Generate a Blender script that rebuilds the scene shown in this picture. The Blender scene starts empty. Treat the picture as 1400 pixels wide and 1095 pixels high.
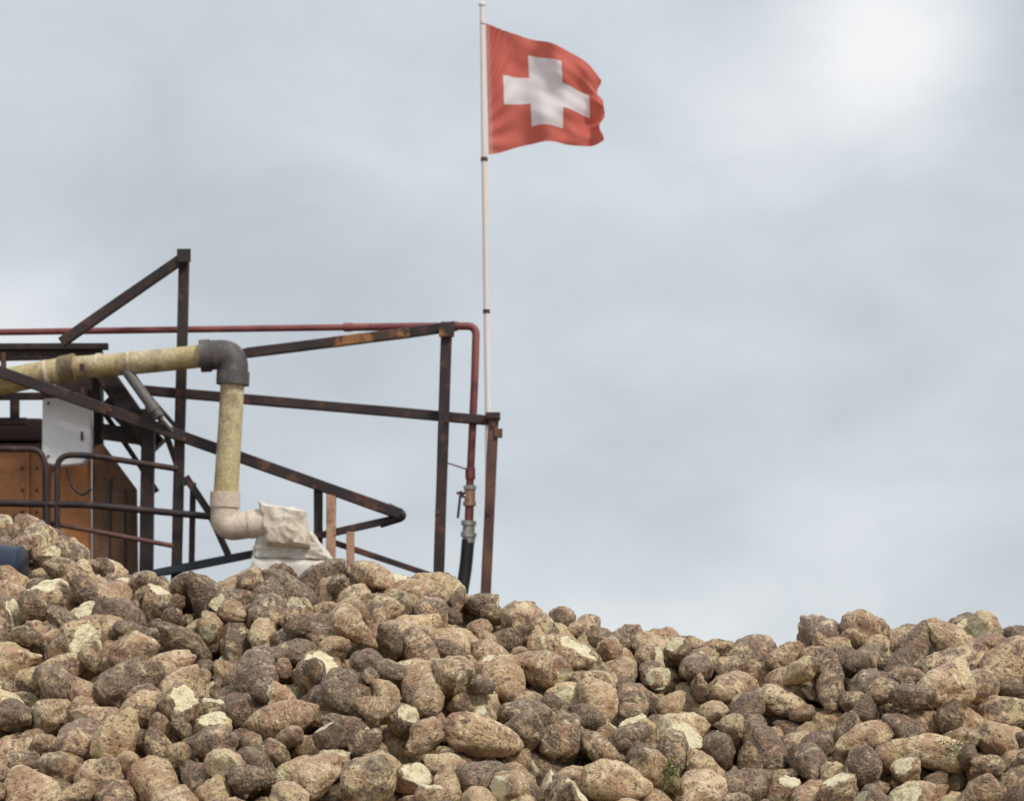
import bpy, bmesh, math, random
import numpy as np
from mathutils import Vector, Matrix, kdtree, noise as mn
random.seed(7); rng=np.random.default_rng(11)
scene=bpy.context.scene
scene.view_settings.view_transform='Standard'; scene.view_settings.look='None'; scene.view_settings.exposure=0
CAMZ=1.6; K=0.36/1400
def X(u,y): return (u-700)*K*y
def Z(v,y): return CAMZ+(1050-v)*K*y
def P(u,v,y): return Vector((X(u,y),y,Z(v,y)))
# ---------------- node helper
class NT:
    def __init__(s,t): s.t=t
    def n(s,typ,**kw):
        nd=s.t.nodes.new(typ)
        for k,v in kw.items(): setattr(nd,k,v)
        return nd
    def l(s,a,b): s.t.links.new(a,b)
    def noise(s,vec,scale,detail=4,rough=.55,dist=0):
        nd=s.n('ShaderNodeTexNoise'); nd.inputs['Scale'].default_value=scale
        nd.inputs['Detail'].default_value=detail; nd.inputs['Roughness'].default_value=rough; nd.inputs['Distortion'].default_value=dist
        if vec is not None: s.l(vec,nd.inputs['Vector'])
        return nd.outputs['Fac']
    def ramp(s,fac,stops):
        nd=s.n('ShaderNodeValToRGB'); cr=nd.color_ramp
        while len(cr.elements)<len(stops): cr.elements.new(.5)
        for e,(p,c) in zip(cr.elements,stops):
            e.position=p; e.color=(c,c,c,1) if isinstance(c,(int,float)) else (*c,1)
        s.l(fac,nd.inputs[0]); return nd.outputs[0]
    def mix(s,f,a,b,mode='MIX'):
        nd=s.n('ShaderNodeMix',data_type='RGBA',blend_type=mode)
        for sock,v in ((nd.inputs[0],f),(nd.inputs[6],a),(nd.inputs[7],b)):
            if hasattr(v,'is_output'): s.l(v,sock)
            elif isinstance(v,(int,float)): sock.default_value=v
            else: sock.default_value=(*v,1)
        return nd.outputs[2]
    def math(s,op,a,b=0.,c=None,clamp=False):
        nd=s.n('ShaderNodeMath',operation=op,use_clamp=clamp)
        for i,v in enumerate((a,b,c)):
            if v is None: continue
            if hasattr(v,'is_output'): s.l(v,nd.inputs[i])
            else: nd.inputs[i].default_value=v
        return nd.outputs[0]
def newmat(name):
    m=bpy.data.materials.new(name); m.use_nodes=True
    t=NT(m.node_tree); b=m.node_tree.nodes['Principled BSDF']; return m,t,b
def setbump(t,b,h,strength,dist):
    bp=t.n('ShaderNodeBump'); bp.inputs['Strength'].default_value=strength; bp.inputs['Distance'].default_value=dist
    t.l(h,bp.inputs['Height']); t.l(bp.outputs[0],b.inputs['Normal'])
def paintmat(name,base,worn,rust,lo=.5,hi=.62,scale=9,rough=.55,metal=0.,streak=1.,bump=.35,grime=.35):
    m,t,b=newmat(name); tc=t.n('ShaderNodeTexCoord').outputs['Object']
    mp=t.n('ShaderNodeMapping'); mp.inputs['Scale'].default_value=(1,1,streak); t.l(tc,mp.inputs[0]); v=mp.outputs[0]
    n1=t.noise(v,scale,5,.65); n2=t.noise(v,scale*.35,3,.5); n3=t.noise(tc,scale*9,3,.7)
    c=t.mix(t.ramp(n2,[(.4,0.),(.6,1.)]),base,worn)
    c=t.mix(t.ramp(n1,[(lo,0.),(hi,1.)]),c,rust)
    c=t.mix(t.ramp(n3,[(.35,grime),(.6,0.)]),c,(.02,.014,.012))
    t.l(c,b.inputs['Base Color']); b.inputs['Roughness'].default_value=rough; b.inputs['Metallic'].default_value=metal
    setbump(t,b,t.math('ADD',n1,t.math('MULTIPLY',n3,.5)),bump,.006); return m
M_dark=paintmat('rusty_dark_steel',(.020,.011,.012),(.042,.020,.018),(.14,.05,.026),.54,.69,12,.6)
M_rust=paintmat('rusty_orange_steel',(.03,.016,.014),(.09,.035,.02),(.34,.14,.045),.46,.56,9)
M_brown=paintmat('brown_steel',(.10,.04,.03),(.17,.075,.045),(.05,.024,.02),.5,.66,12)
M_pink=paintmat('faded_salmon_steel',(.44,.24,.15),(.52,.31,.20),(.24,.10,.05),.55,.68,14)
M_red=paintmat('maroon_pipe_paint',(.20,.045,.045),(.29,.08,.068),(.10,.035,.028),.56,.7,10)
M_yel=paintmat('faded_yellow_pvc',(.57,.44,.21),(.66,.55,.34),(.32,.20,.10),.49,.68,8,.5,bump=.2,grime=.42)
M_bei=paintmat('beige_pvc',(.68,.53,.41),(.74,.61,.49),(.40,.28,.18),.55,.75,8,.5,bump=.2,grime=.28)
M_cou=paintmat('mud_stained_coupling',(.20,.13,.07),(.36,.27,.13),(.07,.045,.03),.48,.66,14)
M_gry=paintmat('grey_elbow_plastic',(.07,.06,.058),(.105,.09,.085),(.20,.16,.13),.53,.66,16,.6)
M_org=paintmat('orange_housing_paint',(.56,.225,.075),(.46,.18,.065),(.26,.105,.045),.53,.75,4,.5,streak=.6,grime=.18)
M_wht=paintmat('white_box_paint',(.88,.86,.86),(.83,.80,.80),(.5,.42,.36),.66,.8,7,.45,bump=.1,grime=.06)
M_blk=paintmat('black_rubber',(.012,.013,.016),(.02,.02,.025),(.04,.035,.03),.6,.7,10,.45)
M_blu=paintmat('blue_drum_paint',(.006,.013,.035),(.01,.02,.05),(.05,.035,.025),.56,.66,12,.4)
M_bb=paintmat('bluish_black_bar',(.012,.02,.03),(.02,.028,.04),(.05,.03,.02),.6,.7,8,.5)
M_met=paintmat('galvanised_fitting',(.50,.47,.43),(.40,.37,.34),(.2,.15,.1),.56,.7,20,.4,.3)
M_can=paintmat('dirty_canvas',(.74,.63,.50),(.80,.73,.62),(.50,.34,.20),.52,.70,18,.85,bump=.6,grime=.3)
M_can2=paintmat('pale_foam',(.76,.73,.66),(.70,.65,.56),(.52,.42,.30),.54,.70,14,.85,bump=.7,grime=.25)
M_wood=paintmat('weathered_panel',(.12,.06,.034),(.19,.09,.048),(.045,.024,.016),.52,.68,6,.7,streak=.3)
M_pole=paintmat('white_flagpole_paint',(.85,.78,.73),(.78,.68,.62),(.55,.36,.26),.62,.75,6,.45,streak=.3,bump=.05,grime=.1)
# ---------------- mesh helpers
def finish(bm,name,mats,smooth=False,parent=None):
    me=bpy.data.meshes.new(name); bm.to_mesh(me); bm.free()
    for m in mats: me.materials.append(m)
    o=bpy.data.objects.new(name,me); scene.collection.objects.link(o)
    if smooth:
        for p in me.polygons: p.use_smooth=True
        try: me.set_sharp_from_angle(angle=math.radians(40))
        except Exception: pass
    if parent: o.parent=parent
    return o
def empty(name):
    e=bpy.data.objects.new(name,None); scene.collection.objects.link(e); e.empty_display_size=.2; return e
def beam(bm,a,b,w,d=None,mat=0,bev=.004,ext=0.):
    d=d or w; a=Vector(a); b=Vector(b); ax=(b-a); L=ax.length; ax.normalize(); a=a-ax*ext; b=b+ax*ext; L+=2*ext
    bev=min(bev,w*.2,d*.2)
    up=Vector((0,1,0)) if abs(ax.y)<.9 else Vector((0,0,1))
    s=ax.cross(up).normalized(); t=s.cross(ax).normalized()
    nseg=max(1,int(L/.18)); rings=[]
    for i in range(nseg+1):
        c=a.lerp(b,i/nseg); j=min(.0022,w*.05)
        ring=[]
        for sx,sy in ((-1,-1),(1,-1),(1,1),(-1,1)):
            for k in ((0,1),(1,0)) if sx*sy>0 else ((1,0),(0,1)):
                ox=sx*(w/2-bev*k[0]); oy=sy*(d/2-bev*k[1])
                ring.append(bm.verts.new(c+s*(ox+random.uniform(-j,j)*.5)+t*(oy+random.uniform(-j,j)*.5)))
        rings.append(ring)
    n=8
    for r0,r1 in zip(rings,rings[1:]):
        for i in range(n):
            f=bm.faces.new((r0[i],r0[(i+1)%n],r1[(i+1)%n],r1[i])); f.material_index=mat
    f=bm.faces.new(rings[0][::-1]); f.material_index=mat
    f=bm.faces.new(rings[-1]); f.material_index=mat
def fillet(pts,r,n=8):
    pts=[Vector(p) for p in pts]; out=[pts[0]]
    for i in range(1,len(pts)-1):
        a,b,c=pts[i-1],pts[i],pts[i+1]
        u=(a-b); v=(c-b); rr=min(r,u.length*.49,v.length*.49)
        p0=b+u.normalized()*rr; p1=b+v.normalized()*rr
        for k in range(n+1):
            t=k/n; out.append(p0*(1-t)**2+b*2*t*(1-t)+p1*t*t)
    out.append(pts[-1]); return out
def tube(bm,pts,r,mat=0,seg=14,caps=True,radii=None):
    pts=[Vector(p) for p in pts]; rings=[]; prev=None
    for i,p in enumerate(pts):
        d=(pts[min(i+1,len(pts)-1)]-pts[max(i-1,0)]).normalized()
        if prev is None:
            up=Vector((0,1,0)) if abs(d.y)<.9 else Vector((0,0,1)); s=d.cross(up).normalized()
        else: s=(prev-d*prev.dot(d)).normalized()
        prev=s; t=d.cross(s); rr=radii[i] if radii else r
        rings.append([bm.verts.new(p+(s*math.cos(a)+t*math.sin(a))*rr) for a in [2*math.pi*k/seg for k in range(seg)]])
    for r0,r1 in zip(rings,rings[1:]):
        for i in range(seg):
            f=bm.faces.new((r0[i],r0[(i+1)%seg],r1[(i+1)%seg],r1[i])); f.material_index=mat
    if caps:
        bm.faces.new(rings[0][::-1]).material_index=mat; bm.faces.new(rings[-1]).material_index=mat
def box(bm,x0,x1,y0,y1,z0,z1,mat=0,bev=.006):
    r=bmesh.ops.create_cube(bm,size=1); vs=r['verts']
    for v in vs: v.co=Vector(((x0+x1)/2+v.co.x*(x1-x0),(y0+y1)/2+v.co.y*(y1-y0),(z0+z1)/2+v.co.z*(z1-z0)))
    fs={f for v in vs for f in v.link_faces}
    for f in fs: f.material_index=mat
    es={e for v in vs for e in v.link_edges}
    rb=bmesh.ops.bevel(bm,geom=list(es),offset=bev,segments=2,affect='EDGES',profile=.5)
    for f in rb['faces']: f.material_index=mat
# ---------------- beet pile height
prof=[(-700,770),(-200,805),(0,804),(60,804),(160,796),(250,789),(330,786),(450,780),(520,773),(560,784),(650,794),(700,810),(760,824),(850,844),(900,856),(950,868),(1000,882),(1030,889),(1080,869),(1150,853),(1200,847),(1270,841),(1320,848),(1360,840),(1450,864),(1900,830),(2400,850)]
PX=np.array([X(u,10.) for u,v in prof]); PZ=np.array([Z(v,10.)-.035 for u,v in prof])
def wob(x,y):
    return (.034*np.sin(x*3.1+y*1.7+.4)+.030*np.sin(x*1.3-y*4.1+1.)+.026*np.sin(x*7.3+y*5.1+2.)+.022*np.sin(-x*9.1+y*8.3))
def H(x,y):
    x=np.asarray(x,float); y=np.asarray(y,float)
    zr=np.interp(x,PX,PZ)
    d=10.-y; f=np.abs(d)*.50
    f=np.sqrt(f*f+.0025)-.05
    fade=np.clip(np.abs(d)/.5,0,1)
    base=zr-f+wob(x,y)*fade-np.maximum(0,np.abs(x)-3.6)*.55
    r=np.sqrt((x+2.12)**2+((y-11.2))**2)
    mound=2.60-.50*(np.sqrt(r*r+.01)-.1)
    return np.maximum(base,mound)
DC=Vector((X(-58,10.72),10.72,Z(772,10.72)))
pts=[]
def dens(xr,yr,th,perm2):
    n=int((xr[1]-xr[0])*(yr[1]-yr[0])*perm2)
    pts.append(np.stack([rng.uniform(*xr,n),rng.uniform(*yr,n),rng.uniform(0,th,n)],1))
dens((-2.7,2.7),(7.4,10.6),.21,225)
dens((-2.7,-1.1),(10.6,12.0),.12,190)
dens((-5.5,-2.7),(5.4,12.5),.06,105); dens((2.7,5.5),(5.4,12.5),.06,105)
dens((-2.7,2.7),(5.2,7.4),.08,120); dens((-1.1,2.7),(10.6,13.8),.06,105); dens((-2.7,-1.1),(12.0,13.8),.06,105)
pts=np.concatenate(pts); N=len(pts)
th=.22
rad=np.clip(rng.lognormal(math.log(.0500),.27,N),.025,.082)
pos=np.stack([pts[:,0],pts[:,1],H(pts[:,0],pts[:,1])-pts[:,2]],1)
jit=rng.uniform(-.05,.035,N)
for it in range(6):
    kd=kdtree.KDTree(N)
    for i,p in enumerate(pos): kd.insert(p,i)
    kd.balance(); I=[];J=[]
    for i in range(N):
        for co,j,dd in kd.find_range(pos[i],.16):
            if j>i: I.append(i);J.append(j)
    I=np.array(I);J=np.array(J)
    for s in range(8):
        d=pos[J]-pos[I]; L=np.linalg.norm(d,axis=1)+1e-6
        o=np.maximum(0,1.05*(rad[I]+rad[J])-L); m=(d/L[:,None])*(o*.28)[:,None]
        np.add.at(pos,I,-m); np.add.at(pos,J,m)
        h=H(pos[:,0],pos[:,1])-rad*.25+jit
        pos[:,2]=np.clip(pos[:,2],h-th,h+.01)
keep=(H(pos[:,0],pos[:,1])>.04)
keep&=~((np.abs(pos[:,0]-DC.x)<.33)&(np.hypot(pos[:,1]-DC.y,pos[:,2]-DC.z)<.13))
pos=pos[keep];rad=rad[keep];N=len(pos)
pos[:,2]=np.maximum(pos[:,2],rad*.8)
# ---------------- beet material
bm_mat,t,b=newmat('sugar_beet_skin')
tc=t.n('ShaderNodeTexCoord').outputs['Object']
at=t.n('ShaderNodeAttribute',attribute_type='INSTANCER',attribute_name='rnd').outputs['Fac']
off=t.n('ShaderNodeCombineXYZ'); t.l(t.math('MULTIPLY',at,37.),off.inputs[0]); t.l(t.math('MULTIPLY',at,91.),off.inputs[1]); t.l(t.math('MULTIPLY',at,-53.),off.inputs[2])
va=t.n('ShaderNodeVectorMath',operation='ADD'); t.l(tc,va.inputs[0]); t.l(off.outputs[0],va.inputs[1]); v=va.outputs[0]
mpz=t.n('ShaderNodeMapping'); mpz.inputs['Scale'].default_value=(1,1,4.); t.l(v,mpz.inputs[0])
nL=t.noise(v,.9,2,.5); nM=t.noise(v,1.7,5,.66,.5); nF=t.noise(v,6.5,4,.7); nS=t.noise(v,24,2,.6); nW=t.noise(mpz.outputs[0],1.6,3,.6)
r2=t.math('FRACT',t.math('MULTIPLY',at,7.31)); r3=t.math('FRACT',t.math('MULTIPLY',at,23.7)); r4=t.math('FRACT',t.math('MULTIPLY',at,71.3))
skin=t.ramp(r2,[(0.,(.78,.57,.32)),(.35,(.62,.41,.22)),(.65,(.46,.28,.155)),(1.,(.68,.47,.28))])
skin=t.mix(t.ramp(nW,[(.48,0.),(.62,.75)]),skin,(.88,.71,.45))
skin=t.mix(t.math('MULTIPLY',t.ramp(nL,[(.50,0.),(.64,1.)]),t.ramp(r4,[(.68,0.),(.95,.55)])),skin,(.42,.38,.15))
skin=t.mix(t.math('MULTIPLY',t.ramp(nL,[(.36,1.),(.50,0.)]),.65),skin,(.38,.18,.095))
sth=t.math('ADD',nM,t.math('MULTIPLY',t.math('SUBTRACT',r3,.5),.36))
soilf=t.ramp(sth,[(.505,0.),(.56,.85),(.66,1.)])
soilf=t.math('MULTIPLY',soilf,t.ramp(nF,[(.38,1.),(.66,.45)]))
skin=t.mix(soilf,skin,t.mix(nS,(.04,.022,.016),(.19,.12,.09)))
skin=t.mix(t.ramp(nF,[(.37,.9),(.45,0.)]),skin,(.10,.05,.028))
skin=t.mix(t.ramp(nS,[(.60,0.),(.68,.5)]),skin,(.86,.76,.60))
crown=t.n('ShaderNodeAttribute',attribute_name='crown').outputs['Fac']
skin=t.mix(t.math('MULTIPLY',crown,t.ramp(nF,[(.4,.9),(.6,.35)])),skin,(.12,.075,.045))
cut=t.n('ShaderNodeAttribute',attribute_name='cut').outputs['Fac']
flesh=t.mix(t.ramp(nF,[(.38,0.),(.6,1.)]),(.86,.70,.39),(.95,.86,.60))
flesh=t.mix(t.ramp(nM,[(.54,0.),(.66,.75)]),flesh,(.42,.25,.12))
cf=t.ramp(t.math('ADD',cut,t.math('MULTIPLY',t.math('SUBTRACT',nF,.5),.8)),[(.48,0.),(.56,1.)])
col=t.mix(cf,skin,flesh)
t.l(col,b.inputs['Base Color']); b.inputs['Roughness'].default_value=.44
hh=t.math('ADD',t.math('MULTIPLY',nM,.9),t.math('ADD',t.math('MULTIPLY',nF,.5),t.math('ADD',t.math('MULTIPLY',nS,.12),t.math('MULTIPLY',nW,.45))))
setbump(t,b,hh,.9,.028)
b.inputs['Specular IOR Level'].default_value=.5
bcol=bpy.data.collections.new('beet_variants')
NV=26
NC=[1,0,1,0,1,2,0,1,0,1,0,2,0,1,0,0,0,2,0,1,0,1,0,0,1,0]
for k in range(NV):
    bm=bmesh.new(); bmesh.ops.create_icosphere(bm,subdivisions=4,radius=1)
    off=Vector((k*13.1,k*5.7,k*9.3)); el=random.uniform(1.1,1.85); tp=random.uniform(.12,.40); bend=random.uniform(-.14,.14); fl=random.uniform(.82,1.0)
    lump=random.uniform(.8,1.5)
    planes=[]
    nc=NC[k]
    for q in range(nc):
        if q==0: pn=Vector((random.uniform(-.6,.6),random.uniform(-.6,.6),1 if random.random()<.6 else -1)).normalized(); d=random.uniform(.52,.8)*el
        else: pn=Vector((random.gauss(0,1),random.gauss(0,1),random.gauss(0,.4))).normalized(); d=random.uniform(.66,.82)
        planes.append((pn,d,1))
    for q in range(random.choice((0,1,1,2))):
        pn=Vector((random.gauss(0,1),random.gauss(0,1),random.gauss(0,.5))).normalized(); planes.append((pn,random.uniform(.76,.92),0))
    cutv=[];crv=[]
    for v_ in bm.verts:
        n=v_.co.normalized()
        r=1+(.14*mn.noise(n*1.3+off)+.10*mn.noise(n*2.7+off)+.04*mn.noise(n*5.5+off)+.018*mn.noise(n*13+off))*lump
        ang=math.atan2(n.y,n.x); r-=.09*max(0,math.cos(ang*2+k))**8*(1-abs(n.z))
        if n.z>.78: r+=.07*mn.noise(n*8+off)+.04*(n.z-.78)/.22
        p=n*r; zz=n.z
        p.x*=(1+tp*zz); p.y*=(1+tp*zz)*fl; p.z*=el
        if zz<-.8: p.z-=(-.8-zz)*1.0
        p.x+=bend*p.z*p.z
        c=0.
        for pn,d,fl_ in planes:
            e=p.dot(pn)-d-.13*mn.noise(n*2.4+off*1.3)-.06*mn.noise(n*7+off)
            if e>0:
                p=p-pn*(e*(.9 if fl_ else .6))+pn*(.06*mn.noise(n*6+off) if fl_ else 0)
                if fl_: c=max(c,min(1,e*9))
        v_.co=p; cutv.append(c); crv.append(max(0.,min(1.,(zz-.82)*8))*(0 if c>0 else 1))
    me=bpy.data.meshes.new('beet_variant_%02d'%k); bm.to_mesh(me); bm.free()
    co=np.array([v_.co[:] for v_ in me.vertices]); s=1/np.mean(np.linalg.norm(co,axis=1)); 
    for v_ in me.vertices: v_.co*=s
    a=me.attributes.new('cut','FLOAT','POINT'); a.data.foreach_set('value',cutv)
    a=me.attributes.new('crown','FLOAT','POINT'); a.data.foreach_set('value',crv)
    for p in me.polygons: p.use_smooth=True
    me.materials.append(bm_mat)
    bcol.objects.link(bpy.data.objects.new('beet_variant_%02d'%k,me))
soil,t,b=newmat('dark_soil'); tc=t.n('ShaderNodeTexCoord').outputs['Object']
n1=t.noise(tc,14,6,.7); t.l(t.ramp(n1,[(.35,(.014,.009,.006)),(.7,(.05,.03,.018))]),b.inputs['Base Color']); b.inputs['Roughness'].default_value=.95; setbump(t,b,n1,.8,.03)
gx=np.arange(-9.5,9.51,.1); gy=np.arange(4.6,15.5,.1); GX,GY=np.meshgrid(gx,gy)
GZ=np.maximum(H(GX,GY)-.24,-.06); nx,ny=len(gx),len(gy)
verts=np.stack([GX.ravel(),GY.ravel(),GZ.ravel()],1)
faces=[(j*nx+i,j*nx+i+1,(j+1)*nx+i+1,(j+1)*nx+i) for j in range(ny-1) for i in range(nx-1)]
M0=len(verts); allv=np.concatenate([verts,pos])
me=bpy.data.meshes.new('beet_pile'); me.from_pydata(allv.tolist(),[],faces); me.materials.append(soil)
for p in me.polygons: p.use_smooth=True
def pad(a,w=1):
    z=np.zeros((M0,w)) if w>1 else np.zeros(M0); return np.concatenate([z,a])
rot=np.stack([rng.normal(math.pi/2,.6,N)+(rng.random(N)<.5)*math.pi,rng.uniform(-.6,.6,N),rng.uniform(0,2*math.pi,N)],1)
sc=rad[:,None]*rng.uniform(.93,1.1,(N,3))*1.09
a=me.attributes.new('rot','FLOAT_VECTOR','POINT'); a.data.foreach_set('vector',pad(rot,3).ravel())
a=me.attributes.new('scl','FLOAT_VECTOR','POINT'); a.data.foreach_set('vector',pad(sc,3).ravel())
a=me.attributes.new('rnd','FLOAT','POINT'); a.data.foreach_set('value',pad(rng.random(N)))
a=me.attributes.new('vid','INT','POINT'); a.data.foreach_set('value',pad(rng.integers(0,NV,N)).astype(np.int32))
a=me.attributes.new('ispt','BOOLEAN','POINT'); a.data.foreach_set('value',pad(np.ones(N)).astype(bool))
pile=bpy.data.objects.new('beet_pile',me); scene.collection.objects.link(pile)
ng=bpy.data.node_groups.new('beet_scatter','GeometryNodeTree')
ng.interface.new_socket('Geometry',in_out='INPUT',socket_type='NodeSocketGeometry'); ng.interface.new_socket('Geometry',in_out='OUTPUT',socket_type='NodeSocketGeometry')
g=NT(ng); gi=g.n('NodeGroupInput'); go=g.n('NodeGroupOutput'); iop=g.n('GeometryNodeInstanceOnPoints'); jn=g.n('GeometryNodeJoinGeometry'); ci=g.n('GeometryNodeCollectionInfo')
ci.inputs['Collection'].default_value=bcol; ci.inputs['Separate Children'].default_value=True; ci.inputs['Reset Children'].default_value=True
def na(name,dt):
    nd=g.n('GeometryNodeInputNamedAttribute',data_type=dt); nd.inputs['Name'].default_value=name; return nd.outputs['Attribute']
e2r=g.n('FunctionNodeEulerToRotation'); g.l(na('rot','FLOAT_VECTOR'),e2r.inputs[0])
g.l(gi.outputs[0],iop.inputs['Points']); g.l(na('ispt','BOOLEAN'),iop.inputs['Selection']); g.l(ci.outputs[0],iop.inputs['Instance'])
iop.inputs['Pick Instance'].default_value=True; g.l(na('vid','INT'),iop.inputs['Instance Index']); g.l(e2r.outputs[0],iop.inputs['Rotation']); g.l(na('scl','FLOAT_VECTOR'),iop.inputs['Scale'])
g.l(gi.outputs[0],jn.inputs[0]); g.l(iop.outputs[0],jn.inputs[0]); g.l(jn.outputs[0],go.inputs[0])
md=pile.modifiers.new('beets','NODES'); md.node_group=ng
# ---------------- debris
def simple(name,c1,c2):
    m,t,b=newmat(name); tc=t.n('ShaderNodeTexCoord').outputs['Object']; t.l(t.mix(t.noise(tc,20),c1,c2),b.inputs['Base Color']); b.inputs['Roughness'].default_value=.8; return m
M_gr=simple('green_stalk',(.05,.08,.015),(.18,.20,.05)); M_dr=simple('dry_root',(.07,.04,.02),(.25,.17,.09))
def blade(bm,p,d,L,w,mat):
    d=d.normalized(); s=d.cross(Vector((random.gauss(0,1),random.gauss(0,1),random.gauss(0,1)))).normalized(); c=Vector((random.gauss(0,1),random.gauss(0,1),random.gauss(0,.6)-.6))*L*.25
    pr=None
    for i in range(5):
        q=i/4; x=p+d*L*q+c*q*q; ww=w*(1-q*.8); cur=(bm.verts.new(x-s*ww),bm.verts.new(x+s*ww))
        if pr: bm.faces.new((pr[0],pr[1],cur[1],cur[0])).material_index=mat
        pr=cur
def on_pile(u,v):
    y=8.
    while y<10.0:
        z=Z(v,y)
        if H(X(u,y),y)>=z: break
        y+=.01
    return Vector((X(u,y),y-.05,Z(v,y)+.03))
bm=bmesh.new()
for i in range(420):
    j=random.randrange(N); 
    if not (abs(pos[j][0])<2.5 and 7.6<pos[j][1]<9.8): continue
    h=float(H(pos[j][0],pos[j][1])); p=Vector((pos[j][0],pos[j][1],h+.015))+Vector((random.gauss(0,.03),random.gauss(0,.03),0))
    for q in range(random.choice((1,1,2,4))):
        blade(bm,p,Vector((random.gauss(0,1),random.gauss(0,.6)-.3,random.gauss(0,.4)+.1)),random.uniform(.03,.07),random.uniform(.0008,.002),1)
finish(bm,'dry_root_debris',[M_gr,M_dr])
for (u,v,n,L) in ((905,1068,190,.07),(1300,1032,60,.04)):
    bm=bmesh.new(); c=on_pile(u,v); 
    for i in range(n):
        blade(bm,c+Vector((random.gauss(0,.024),random.gauss(0,.015),random.gauss(0,.018))),Vector((random.gauss(0,1),random.gauss(0,1),random.gauss(0,.8)+.1)),random.uniform(.4,1)*L,.0022,0 if random.random()<.75 else 1)
    finish(bm,'grass_tuft',[M_gr,M_dr])
# ---------------- ground
gm,t,b=newmat('yard_dirt'); tc=t.n('ShaderNodeTexCoord').outputs['Object']
n1=t.noise(tc,.6,8,.65); n2=t.noise(tc,9,6,.7)
t.l(t.mix(t.ramp(n2,[(.35,.5),(.6,0.)]),t.ramp(n1,[(.35,(.14,.12,.09)),(.65,(.24,.21,.17))]),(.08,.06,.04)),b.inputs['Base Color']); b.inputs['Roughness'].default_value=.9; setbump(t,b,n2,.5,.03)
bm=bmesh.new(); bmesh.ops.create_grid(bm,x_segments=20,y_segments=20,size=1500); finish(bm,'ground',[gm])
# ---------------- steel frame
Y=14.5; q=K*Y
def pb(bm,u0,v0,u1,v1,w,y0=Y,y1=None,mat=0,dd=None,ext=0): 
    y1=y0 if y1 is None else y1
    beam(bm,P(u0,v0,y0),P(u1,v1,y1),w*K*(y0+y1)/2,dd,mat,ext=ext)
def down(bm,u0,v0,u1,v1,w,y,mat=0):
    a=P(u0,v0,y); b=P(u1,v1,y); k=(a.z)/(a.z-b.z); e=a+(b-a)*k; e.x=b.x+(e.x-b.x)*.3; beam(bm,a,b,w*q,None,mat); beam(bm,b,Vector((e.x,y,-.02)),w*q,None,mat)
bm=bmesh.new()
F0=Y; F1=Y+.058; F2=Y+.116
down(bm,252,343,241,800,14,F1)
down(bm,611,441,599,810,15,F1)
down(bm,675,568,664,815,14,F1,2)
pb(bm,86,467,254,350,13.5,F0,ext=.01)
pb(bm,120,512,338,482.5,12,F0+.12); 
pb(bm,338,482.5,455,468,13,F0+.12,mat=0); pb(bm,455,468,560,455,13.6,F0+.12,mat=1); pb(bm,560,455,622,446,13,F0+.12)
pb(bm,190,533,682,576,13,F2+.004)
box(bm,X(664,F0+.02),X(684,F0+.02),F0+.005,F0+.10,Z(572,Y),Z(563,Y),0,.003); box(bm,X(676,Y),X(687,Y),F0+.02,F0+.06,Z(597,Y),Z(585,Y),2,.003)
box(bm,X(600,Y),X(621,Y),F0+.0,F0+.028,Z(460,Y),Z(441,Y),1,.003)
box(bm,X(243,Y),X(262,Y),F0-.04,F0-.034,Z(360,Y),Z(342,Y),0,.002)
pb(bm,-330,391,548,703,15,F0); tube(bm,fillet([P(530,693,F0-.0),P(556,705,F0),P(520,716,F0+.03)],.05),6*q,0)
pb(bm,540,709,455,728,10,F0+.03); pb(bm,455,728,400,740,9,F0+.03)
pb(bm,180,790,352,756,11,F0+.002,mat=3); pb(bm,352,756,420,742,9,F0+.002,mat=3)
pb(bm,455,741,600,790,8,F0+.06)
down(bm,435,668,435,770,12,F0+.056); down(bm,453,676,452,790,13,F0-.003,mat=4); down(bm,479,727,479,790,11,F0+.002,mat=4)
pb(bm,254,652,286,700,10,F0+.0); pb(bm,286,700,312,758,9,F0)
pb(bm,264,660,262,770,8,F1+.003); pb(bm,252,664,215,560,8,F2+.07)
down(bm,203,560,200,800,18,F2+.06); down(bm,62,640,62,800,7,F0-.05,mat=0); down(bm,78,650,78,800,7,F0-.05,mat=2)
tube(bm,fillet([P(-200,612,F0-.08),P(55,614,F0-.08),P(64,640,F0-.08),P(63,790,F0-.08)],.07),4.2*q,0)
tube(bm,fillet([P(78,790,F0-.08),P(78,622,F0-.08),P(120,622,F0-.08),P(243,641,F0-.03)],.08),4.2*q,0)
tube(bm,fillet([P(-200,684,F0-.08),P(120,690,F0-.08),P(288,706,F0-.03)],.05),4.8*q,0)
tube(bm,[P(20,706,F0-.05),P(150,730,F0-.05),P(236,746,F0-.04)],3.4*q,2)
tube(bm,fillet([P(92,640,Y-.1),P(98,665,Y-.1),P(112,678,Y-.1),P(125,668,Y-.1)],.05),2*q,0)
pb(bm,-300,474,148,474,9,F0+.2); pb(bm,-300,492,140,482,16,F0+.24); pb(bm,-300,545,120,541,10,F0+.26)
pb(bm,125,485,205,600,26,F2+.14); pb(bm,150,545,215,612,30,F2+.2); pb(bm,140,590,210,600,20,F2+.22)
pb(bm,140,560,215,672,7,F2+.3); pb(bm,185,520,255,600,6,F2+.3)
pb(bm,20,540,20,572,12,F0+.26); pb(bm,-300,578,36,576,10,F0+.26)
pb(bm,5,482,5,540,7,F0+.2,mat=2); pb(bm,-60,474,-60,560,12,F0+.24)
pb(bm,112,478,112,505,8,F0+.24); pb(bm,100,540,136,540,14,F0+.30); pb(bm,128,486,134,560,11,F0+.28)
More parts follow.
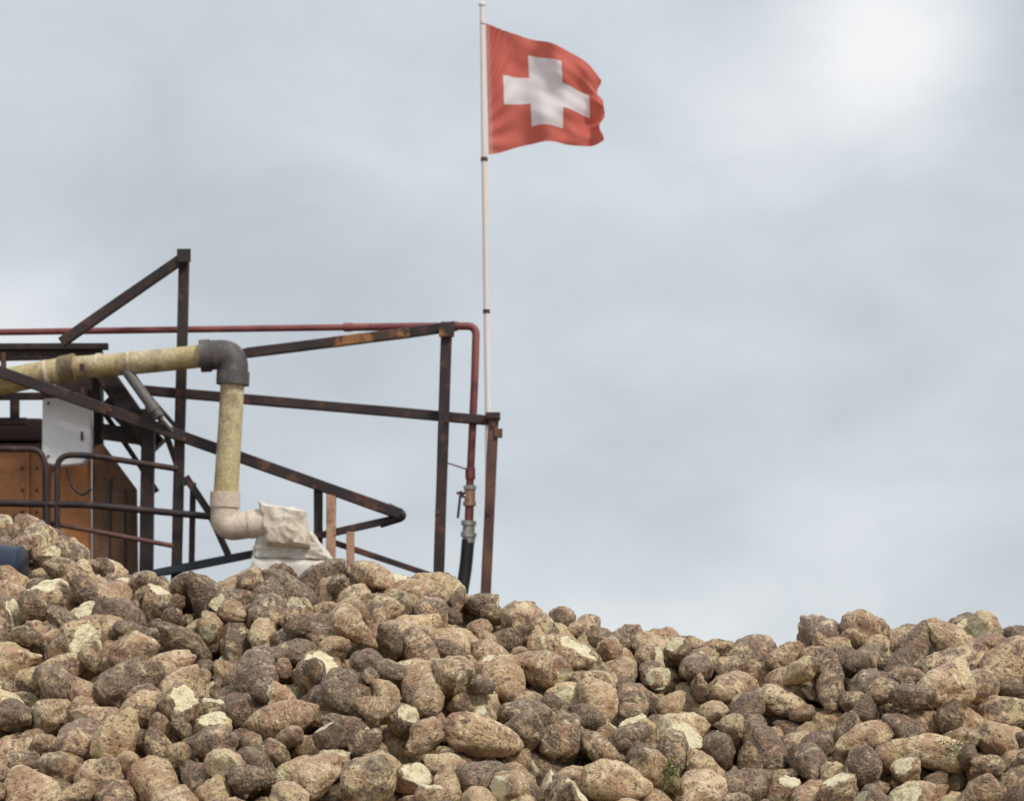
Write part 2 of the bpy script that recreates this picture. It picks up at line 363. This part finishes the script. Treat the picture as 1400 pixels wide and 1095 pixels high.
for (u,v_,y_) in ((611,575,F1-.03),(599,700,F1-.03),(246,540,F1-.03),(252,600,F0-.03),(675,580,F1-.03),(430,665,F0-.028),(150,560,F0-.028),(668,700,F1-.03)):
    tube(bm,[P(u,v_,y_-.012),P(u,v_,y_+.012)],3.2*q,2,6)
box(bm,X(-330,Y),X(690,Y),Y-.12,Y+1.9,2.05,2.12,0,.01)
for u in (-300,-60,150,400,640):
    beam(bm,Vector((X(u,Y),Y+1.8,-.02)),Vector((X(u,Y),Y+1.8,2.05)),.08); beam(bm,Vector((X(u,Y),Y-.05,-.02)),Vector((X(u,Y),Y-.05,2.05)),.08)
finish(bm,'rusty_steel_frame',[M_dark,M_rust,M_brown,M_bb,M_pink])
# ---------------- machine housing
e=empty('machine_housing'); bm=bmesh.new(); yb=Y+.42
box(bm,X(-330,yb),X(72,yb),yb,yb+1.1,2.12,Z(606,yb),0,.02)
box(bm,X(-330,yb),X(58,yb),yb-.02,yb+.9,Z(603,yb),Z(572,yb),1,.01)
box(bm,X(36,yb),X(41,yb),yb-.018,yb-.001,2.2,Z(618,yb),0,.003)
box(bm,X(-330,yb),X(76,yb),yb-.03,yb-.003,Z(616,yb),Z(607,yb),1,.003)
for v_ in (640,670,700,730): 
    tube(bm,[P(30,v_,yb-.012),P(30,v_,yb+.002)],.007,1,8); tube(bm,[P(50,v_,yb-.012),P(50,v_,yb+.002)],.007,1,8)
finish(bm,'orange_body',[M_org,M_dark],parent=e)
bm=bmesh.new(); yp=Y+.32
def prism(bm,pts,y0,y1,mat=0):
    f=[bm.verts.new(P(u,v,y0)) for u,v in pts]; k=[bm.verts.new(Vector((w.co.x,y1,w.co.z))) for w in f]
    A=bm.faces.new(f); B=bm.faces.new(k[::-1]); A.material_index=B.material_index=mat
    for i in range(len(f)):
        j=(i+1)%len(f); bm.faces.new((f[j],f[i],k[i],k[j])).material_index=mat
prism(bm,[(126,800),(126,618),(130,610),(140,606),(186,668),(188,800)],yp,yp+.05)
prism(bm,[(76,800),(76,640),(124,620),(124,800)],yp+.03,yp+.07,2)
prism(bm,[(76,645),(76,500),(118,486),(140,500),(140,612),(120,616)],yp+.1,yp+.16,1)
for u in (150,170): box(bm,X(u,yp),X(u+2.5,yp),yp-.008,yp+.01,2.6,Z(655 if u<160 else 668,yp),1,.001)
bmesh.ops.recalc_face_normals(bm,faces=bm.faces[:])
finish(bm,'side_panel',[M_wood,M_dark,M_org],parent=e)
bm=bmesh.new(); yw=Y+.14
prism(bm,[(57,632),(58,545),(90,543),(124,556),(124,620),(112,634),(80,637)],yw,yw+.10)
bmesh.ops.recalc_face_normals(bm,faces=bm.faces[:]); bmesh.ops.bevel(bm,geom=bm.edges[:],offset=.006,segments=2,affect='EDGES')
tube(bm,[P(112,590,yw-.006),P(112,602,yw-.006)],.006,1,8)
tube(bm,[P(66,553,yw-.004),P(66,550,yw-.004)],.006,1,8); tube(bm,[P(66,625,yw-.004),P(66,622,yw-.004)],.006,1,8)
finish(bm,'white_control_box',[M_wht,M_dark],parent=e)
bm=bmesh.new(); tube(bm,[P(168,500,Y-.06),P(218,570,Y-.06)],7.5*q,0,16); tube(bm,[P(218,570,Y-.06),P(236,590,Y-.02)],2.5*q,0,10); tube(bm,[P(205,552,Y-.06),P(212,562,Y-.06)],9*q,0,16)
finish(bm,'hydraulic_cylinder',[paintmat('grey_cylinder',(.12,.105,.10),(.17,.15,.14),(.06,.04,.035),.55,.7,12)],True,parent=e)
# ---------------- yellow pipe
e=empty('drain_pipe'); bm=bmesh.new()
pa=P(-330,588,Y+.30); p1=P(100,503,Y+.02); p2=P(283,486,Y-.13)
def sag(a,b,n,amp):
    return [a.lerp(b,i/n)+Vector((0,0,-amp*math.sin(math.pi*i/n))) for i in range(n+1)]
tube(bm,sag(pa,p1,8,.0),17.5*q,0,24); tube(bm,sag(p1,p2,8,.004),15.5*q,0,24)
tube(bm,[P(84,506.5,Y+.033),P(104,502.5,Y+.017)],19.6*q,2,24); tube(bm,[P(134,499.8,Y-.003),P(139,499.3,Y-.008)],16.6*q,1,24); tube(bm,[P(178,495.5,Y-.045),P(181,495.2,Y-.048)],16.4*q,1,24)
tube(bm,[P(62,511,Y+.042),P(67,510,Y+.041)],18.8*q,1,24)
for u,v_ in ((112,498),(113,530)): tube(bm,[P(u,v_,Y-.09),P(u,v_+9,Y-.09)],3*q,3,8)
tube(bm,[P(318,515,Y-.155),P(316,560,Y-.155),P(311,640,Y-.155),P(308,690,Y-.155)],16.5*q,0,24,True,[16*q,16.3*q,16.6*q,17*q])
finish(bm,'yellow_pipe',[M_yel,M_bei,M_cou,M_dark],True,parent=e)
bm=bmesh.new(); yy=Y-.14
tube(bm,fillet([P(280,486,yy),P(320,484,yy-.01),P(318,524,yy-.015)],.11,12),20*q,0,28)
tube(bm,[P(274,487,yy),P(288,486,yy)],22*q,0,28); tube(bm,[P(319,508,yy-.015),P(318,526,yy-.015)],22.5*q,0,28)
finish(bm,'grey_elbow',[M_gry],True,parent=e)
bm=bmesh.new()
tube(bm,fillet([P(308,684,yy-.015),P(305,722,yy-.015),P(362,714,yy-.02)],.13,12),18.5*q,0,28)
tube(bm,[P(308,673,yy-.015),P(307.5,694,yy-.015)],20.5*q,0,28); tube(bm,[P(340,717,yy-.02),P(362,714,yy-.02)],19.5*q,0,28)
finish(bm,'beige_elbow',[M_bei],True,parent=e)
# ---------------- canvas wrap and foam
def rough_sheet(name,quad,y,thick,mat,amp,seed,nu=34,nv=28,edge=.35):
    bm=bmesh.new(); A=[P(u,v,y) for u,v in quad]; front=[];back=[]
    for j in range(nv+1):
        fr=[];bk=[]
        for i in range(nu+1):
            a,bb=i/nu,j/nv
            p=(A[0]*(1-a)+A[1]*a)*(1-bb)+(A[3]*(1-a)+A[2]*a)*bb
            nn=Vector((a*3+seed,bb*3,seed)); ed=min(a,1-a,bb,1-bb)
            p=p+Vector((mn.noise(nn*2.3)*amp*edge,0,mn.noise(nn*2.1+Vector((9,9,9)))*amp*edge))
            dy=mn.noise(nn*.7)*amp*.8+abs(mn.noise(nn*1.2))*amp*.7+mn.noise(nn*5)*amp*.12
            if ed<.06: dy+=thick*.25*(1-ed/.06)
            fr.append(bm.verts.new(p+Vector((0,dy,0)))); bk.append(bm.verts.new(p+Vector((0,thick+dy*.3,0))))
        front.append(fr);back.append(bk)
    for j in range(nv):
        for i in range(nu):
            bm.faces.new((front[j][i],front[j+1][i],front[j+1][i+1],front[j][i+1])); bm.faces.new((back[j][i],back[j][i+1],back[j+1][i+1],back[j+1][i]))
    rim=[(0,i) for i in range(nu)]+[(j,nu) for j in range(nv)]+[(nv,i) for i in range(nu,0,-1)]+[(j,0) for j in range(nv,0,-1)]
    for a,(j,i) in enumerate(rim):
        j2,i2=rim[(a+1)%len(rim)]; bm.faces.new((front[j][i],front[j2][i2],back[j2][i2],back[j][i]))
    bmesh.ops.recalc_face_normals(bm,faces=bm.faces[:]); return finish(bm,name,[mat],True)
rough_sheet('canvas_wrap',[(352,685),(416,696),(425,747),(362,743)],Y-.25,.12,M_can,.018,3.3,edge=.5)
rough_sheet('foam_slab',[(350,730),(426,726),(458,766),(343,762)],Y-.19,.10,M_can2,.022,8.1)
rough_sheet('foam_slab',[(343,762),(458,766),(466,860),(335,860)],Y-.195,.10,M_can2,.02,5.1)
# ---------------- red pipe, valve, hose
e=empty('water_pipe'); bm=bmesh.new()
yr0=Y+.18
tube(bm,fillet([P(-330,459,yr0),P(300,450,yr0),P(475,447.5,yr0-.0)],.05),4.6*q,0,14)
tube(bm,fillet([P(475,447.5,yr0),P(625,446,yr0-.02),P(651,446,yr0-.02),P(649,520,yr0-.04),P(643,650,yr0-.04),P(642,668,yr0-.04)],.11,10),5.4*q,0,16)
tube(bm,[P(470,447.5,yr0),P(482,447.4,yr0)],6.3*q,0,14); tube(bm,[P(618,446,yr0-.02),P(626,446,yr0-.02)],6.6*q,0,14)
ry=yr0-.04
tube(bm,[P(643,640,ry),P(643,655,ry)],7*q,0,14)
beam(bm,P(612,633,Y+.06),P(640,642,ry),2*q,.006,0); tube(bm,[P(642,690,ry),P(641,714,ry)],6.2*q,0,14)
finish(bm,'red_pipe',[M_red],True,parent=e)
bm=bmesh.new()
tube(bm,[P(642.5,664,ry),P(642,692,ry)],7.5*q,2,8); tube(bm,[P(642.5,664,ry),P(642.5,669,ry)],9*q,0,8); tube(bm,[P(642,686,ry),P(642,691,ry)],9*q,2,8)
tube(bm,[P(642,679,ry),P(630,677,ry-.02)],3*q,0,8); beam(bm,P(630,671,ry-.03),P(626,708,ry-.04),3.5*q,.008,1); beam(bm,P(624,674,ry-.03),P(636,674,ry-.03),3.5*q,.008,1)
for v0,v1,r in ((712,718,10.5),(718,728,8.5),(728,734,11),(734,742,9)): tube(bm,[P(641,v0,ry),P(640.5,v1,ry)],r*q,0,16)
finish(bm,'valve_coupling',[M_met,M_dark,M_pink],True,parent=e)
bm=bmesh.new(); h0=P(640,738,ry); tube(bm,fillet([h0,P(637,775,ry),P(628,830,ry),Vector((X(615,ry),ry-.05,1.2)),Vector((X(600,ry),ry-.1,.05))],.3,8),9*q,0,16)
finish(bm,'rubber_hose',[M_blk],True,parent=e)
# ---------------- blue drum
bm=bmesh.new(); L=.40; r=.095
prof_=[(-L,r*.96),(-L+.01,r),(-.14,r),(-.13,r*1.05),(-.12,r),(.12,r),(.13,r*1.05),(.14,r),(L*.74,r),(L*.78,r*1.05),(L*.81,r*1.03),(L*.84,r*.9),(L*.86,r*.55)]
ax=Vector((1,-.12,-.12)).normalized()
tube(bm,[DC+ax*(a*.75) for a,_ in prof_],r,0,36,True,[rr for _,rr in prof_]); 
finish(bm,'blue_drum',[M_blu],True)
# ---------------- flag pole and flag
YF=15.2; k=K*YF
bm=bmesh.new()
base=Vector((X(669,YF),YF,-.05)); b1=P(667,560,YF); b2=P(662,220,YF); b3=P(659,6,YF)
pp=[base,P(668,800,YF),b1,P(665,425,YF),b2,P(660.5,110,YF),b3]
tube(bm,pp,1,0,16,True,[4.6*k,4.4*k,4.2*k,4.*k,3.9*k,3.6*k,3.2*k])
for u,v in ((665,426),(662,218)): tube(bm,[P(u,v-2.5,YF),P(u,v+2.5,YF)],4.9*k,1,16)
tube(bm,[P(660,28,YF),P(660,33,YF)],4.4*k,0,16)
tube(bm,[P(659,8,YF),P(659,5,YF),P(659,3,YF)],1,0,16,True,[4.6*k,4.6*k,2.5*k])
beam(bm,P(670,575,YF),P(672,575,Y+.13),.02,.02,1)
finish(bm,'flagpole',[M_pole,M_brown],True)
fm,t,b=newmat('swiss_flag_cloth')
uv=t.n('ShaderNodeUVMap').outputs[0]; sx=t.n('ShaderNodeSeparateXYZ'); t.l(uv,sx.inputs[0])
U=t.math('ABSOLUTE',t.math('SUBTRACT',sx.outputs[0],.5)); V=t.math('ABSOLUTE',t.math('SUBTRACT',sx.outputs[1],.5))
a1=t.math('MULTIPLY',t.math('LESS_THAN',U,.135),t.math('LESS_THAN',V,.34)); a2=t.math('MULTIPLY',t.math('LESS_THAN',V,.125),t.math('LESS_THAN',U,.36))
cr=t.math('MAXIMUM',a1,a2)
tc=t.n('ShaderNodeTexCoord').outputs['Object']; nn=t.noise(tc,7,5,.6)
red=t.mix(nn,(.70,.17,.125),(.60,.13,.095)); wh=t.mix(t.noise(tc,4,4,.6),(.86,.79,.78),(.77,.70,.70))
hem=t.math('LESS_THAN',sx.outputs[0],.035); c=t.mix(cr,red,wh); c=t.mix(t.math('MULTIPLY',hem,.25),c,(.8,.6,.55))
t.l(c,b.inputs['Base Color']); b.inputs['Roughness'].default_value=.8
tr=t.n('ShaderNodeBsdfTranslucent'); t.l(c,tr.inputs[0]); mx=t.n('ShaderNodeMixShader'); mx.inputs[0].default_value=.35
t.l(b.outputs[0],mx.inputs[1]); t.l(tr.outputs[0],mx.inputs[2]); t.l(mx.outputs[0],fm.node_tree.nodes['Material Output'].inputs[0])
tex=t.noise(tc,160,2,.5); setbump(t,b,tex,.2,.002)
top=[(0,664,32),(.12,682,38),(.28,706,47),(.45,735,57),(.6,760,65),(.72,781,72),(.84,800,84),(.92,811,95),(1,820,108)]
bot=[(0,668,212),(.1,685,208),(.25,710,199),(.4,733,196),(.55,757,196),(.7,780,199),(.85,803,199),(1,824,192)]
def ci_(tab,u):
    a=np.array(tab); return np.interp(u,a[:,0],a[:,1]),np.interp(u,a[:,0],a[:,2])
def sm(tab,u):
    acc=[ci_(tab,min(1,max(0,u+d))) for d in (-.06,-.03,0,.03,.06)] if .06<u<.94 else [ci_(tab,u)]
    return sum(x for x,_ in acc)/len(acc),sum(y for _,y in acc)/len(acc)
bm=bmesh.new(); n=90; uvl=bm.loops.layers.uv.new('UVMap'); grid=[]
for j in range(n+1):
    row=[]; vv=j/n
    for i in range(n+1):
        u=i/n
        tx,ty=sm(top,u); bx,by=sm(bot,u)
        x=bx+(tx-bx)*vv; y=by+(ty-by)*vv
        x+= (3.6*math.sin(vv*10.5+2.6)+1.3*math.sin(vv*21))*max(0,(u-.55)/.45)**1.5
        x+=3*math.sin(vv*math.pi)*u*.6
        y+=1.6*math.sin(u*11)*vv
        ph=u*9.5-vv*1.6
        dy=.05*math.sin(ph)*min(1,u*2.2)+.022*math.sin(u*22+vv*5)*u+.014*math.sin(vv*17-u*12)*u
        dy+=.02*math.sin(vv*9+u*5)*min(1,u*4)*(1-u*.5)+.004*math.sin(vv*40+u*15)*u
        dy+=.014*math.sin((vv-.1)*24/(.35+u*2))*math.exp(-u*5)*min(1,u*12)
        p=P(x,y,YF); p.y+=dy; row.append(bm.verts.new(p))
    grid.append(row)
for j in range(n):
    for i in range(n):
        f=bm.faces.new((grid[j][i],grid[j][i+1],grid[j+1][i+1],grid[j+1][i]))
        for lp,(a,c_) in zip(f.loops,((i,j),(i+1,j),(i+1,j+1),(i,j+1))): lp[uvl].uv=(a/n,c_/n)
        f.smooth=True
finish(bm,'swiss_flag',[fm])
# ---------------- world
w=bpy.data.worlds.new('World'); scene.world=w; w.use_nodes=True; t=NT(w.node_tree)
for nd in list(w.node_tree.nodes): w.node_tree.nodes.remove(nd)
out=t.n('ShaderNodeOutputWorld'); SE,SA=math.radians(47),math.radians(138)
sky=t.n('ShaderNodeTexSky',sky_type='NISHITA',sun_disc=False); sky.sun_elevation=SE; sky.sun_rotation=SA
b1_=t.n('ShaderNodeBackground'); t.l(sky.outputs[0],b1_.inputs[0]); b1_.inputs[1].default_value=.1
tc=t.n('ShaderNodeTexCoord').outputs['Generated']
mp=t.n('ShaderNodeMapping'); mp.inputs['Scale'].default_value=(1,1,1.7); mp.inputs['Rotation'].default_value=(0,math.radians(-18),0); mp.inputs['Location'].default_value=(.35,.2,.45); t.l(tc,mp.inputs[0])
c1=t.noise(mp.outputs[0],4.2,3,.45,.3); c2=t.noise(mp.outputs[0],12,5,.55,.3)
cs=t.math('ADD',t.math('MULTIPLY',c1,.50),t.math('MULTIPLY',c2,.26)); cs=t.math('ADD',cs,.118)
def spot(u,v,power,amt):
    d=Vector(((u-700)*K,1,(1050-v)*K)).normalized(); vm=t.n('ShaderNodeVectorMath',operation='DOT_PRODUCT'); vm.inputs[1].default_value=d; t.l(tc,vm.inputs[0])
    return t.math('MULTIPLY',t.math('POWER',t.math('MAXIMUM',vm.outputs['Value'],0),power),amt)
s=cs
for a_ in ((1210,40,1300,.25),(1010,120,1800,.04),(30,440,2500,.13),(230,140,260,-.085),(900,900,120,.065),(1130,330,1500,-.01)): s=t.math('ADD',s,spot(*a_))
cc=t.ramp(s,[(.36,(.465,.505,.555)),(.46,(.55,.595,.645)),(.55,(.65,.70,.745)),(.65,(.79,.82,.85)),(.77,(.96,.96,.965))])
sz=t.n('ShaderNodeSeparateXYZ'); t.l(tc,sz.inputs[0]); zb=t.n('ShaderNodeMapRange'); zb.inputs['From Min'].default_value=.30; zb.inputs['From Max'].default_value=.9; zb.inputs['To Min'].default_value=1.; zb.inputs['To Max'].default_value=1.7; t.l(sz.outputs[2],zb.inputs[0])
b2_=t.n('ShaderNodeBackground'); t.l(cc,b2_.inputs[0]); t.l(zb.outputs[0],b2_.inputs[1])
ms=t.n('ShaderNodeMixShader'); ms.inputs[0].default_value=.94; t.l(b1_.outputs[0],ms.inputs[1]); t.l(b2_.outputs[0],ms.inputs[2]); t.l(ms.outputs[0],out.inputs[0])
sd=bpy.data.lights.new('sun','SUN'); sd.energy=2.4; sd.angle=math.radians(10); sd.color=(1,.96,.89)
so=bpy.data.objects.new('sun',sd); scene.collection.objects.link(so); so.location=(5,-5,12)
dirv=Vector((math.sin(SA)*math.cos(SE),math.cos(SA)*math.cos(SE),math.sin(SE))); so.rotation_euler=dirv.to_track_quat('Z','Y').to_euler()
# ---------------- camera
cd=bpy.data.cameras.new('camera'); cd.lens=100; cd.sensor_width=36; cd.shift_y=(1050-547.5)/1400; cd.clip_end=4000; cd.clip_start=.1
cd.dof.use_dof=True; cd.dof.focus_distance=9.3; cd.dof.aperture_fstop=5.6
co=bpy.data.objects.new('camera',cd); scene.collection.objects.link(co); co.location=(0,0,CAMZ); co.rotation_euler=(math.pi/2,0,0); scene.camera=co
print('BEETS',N)
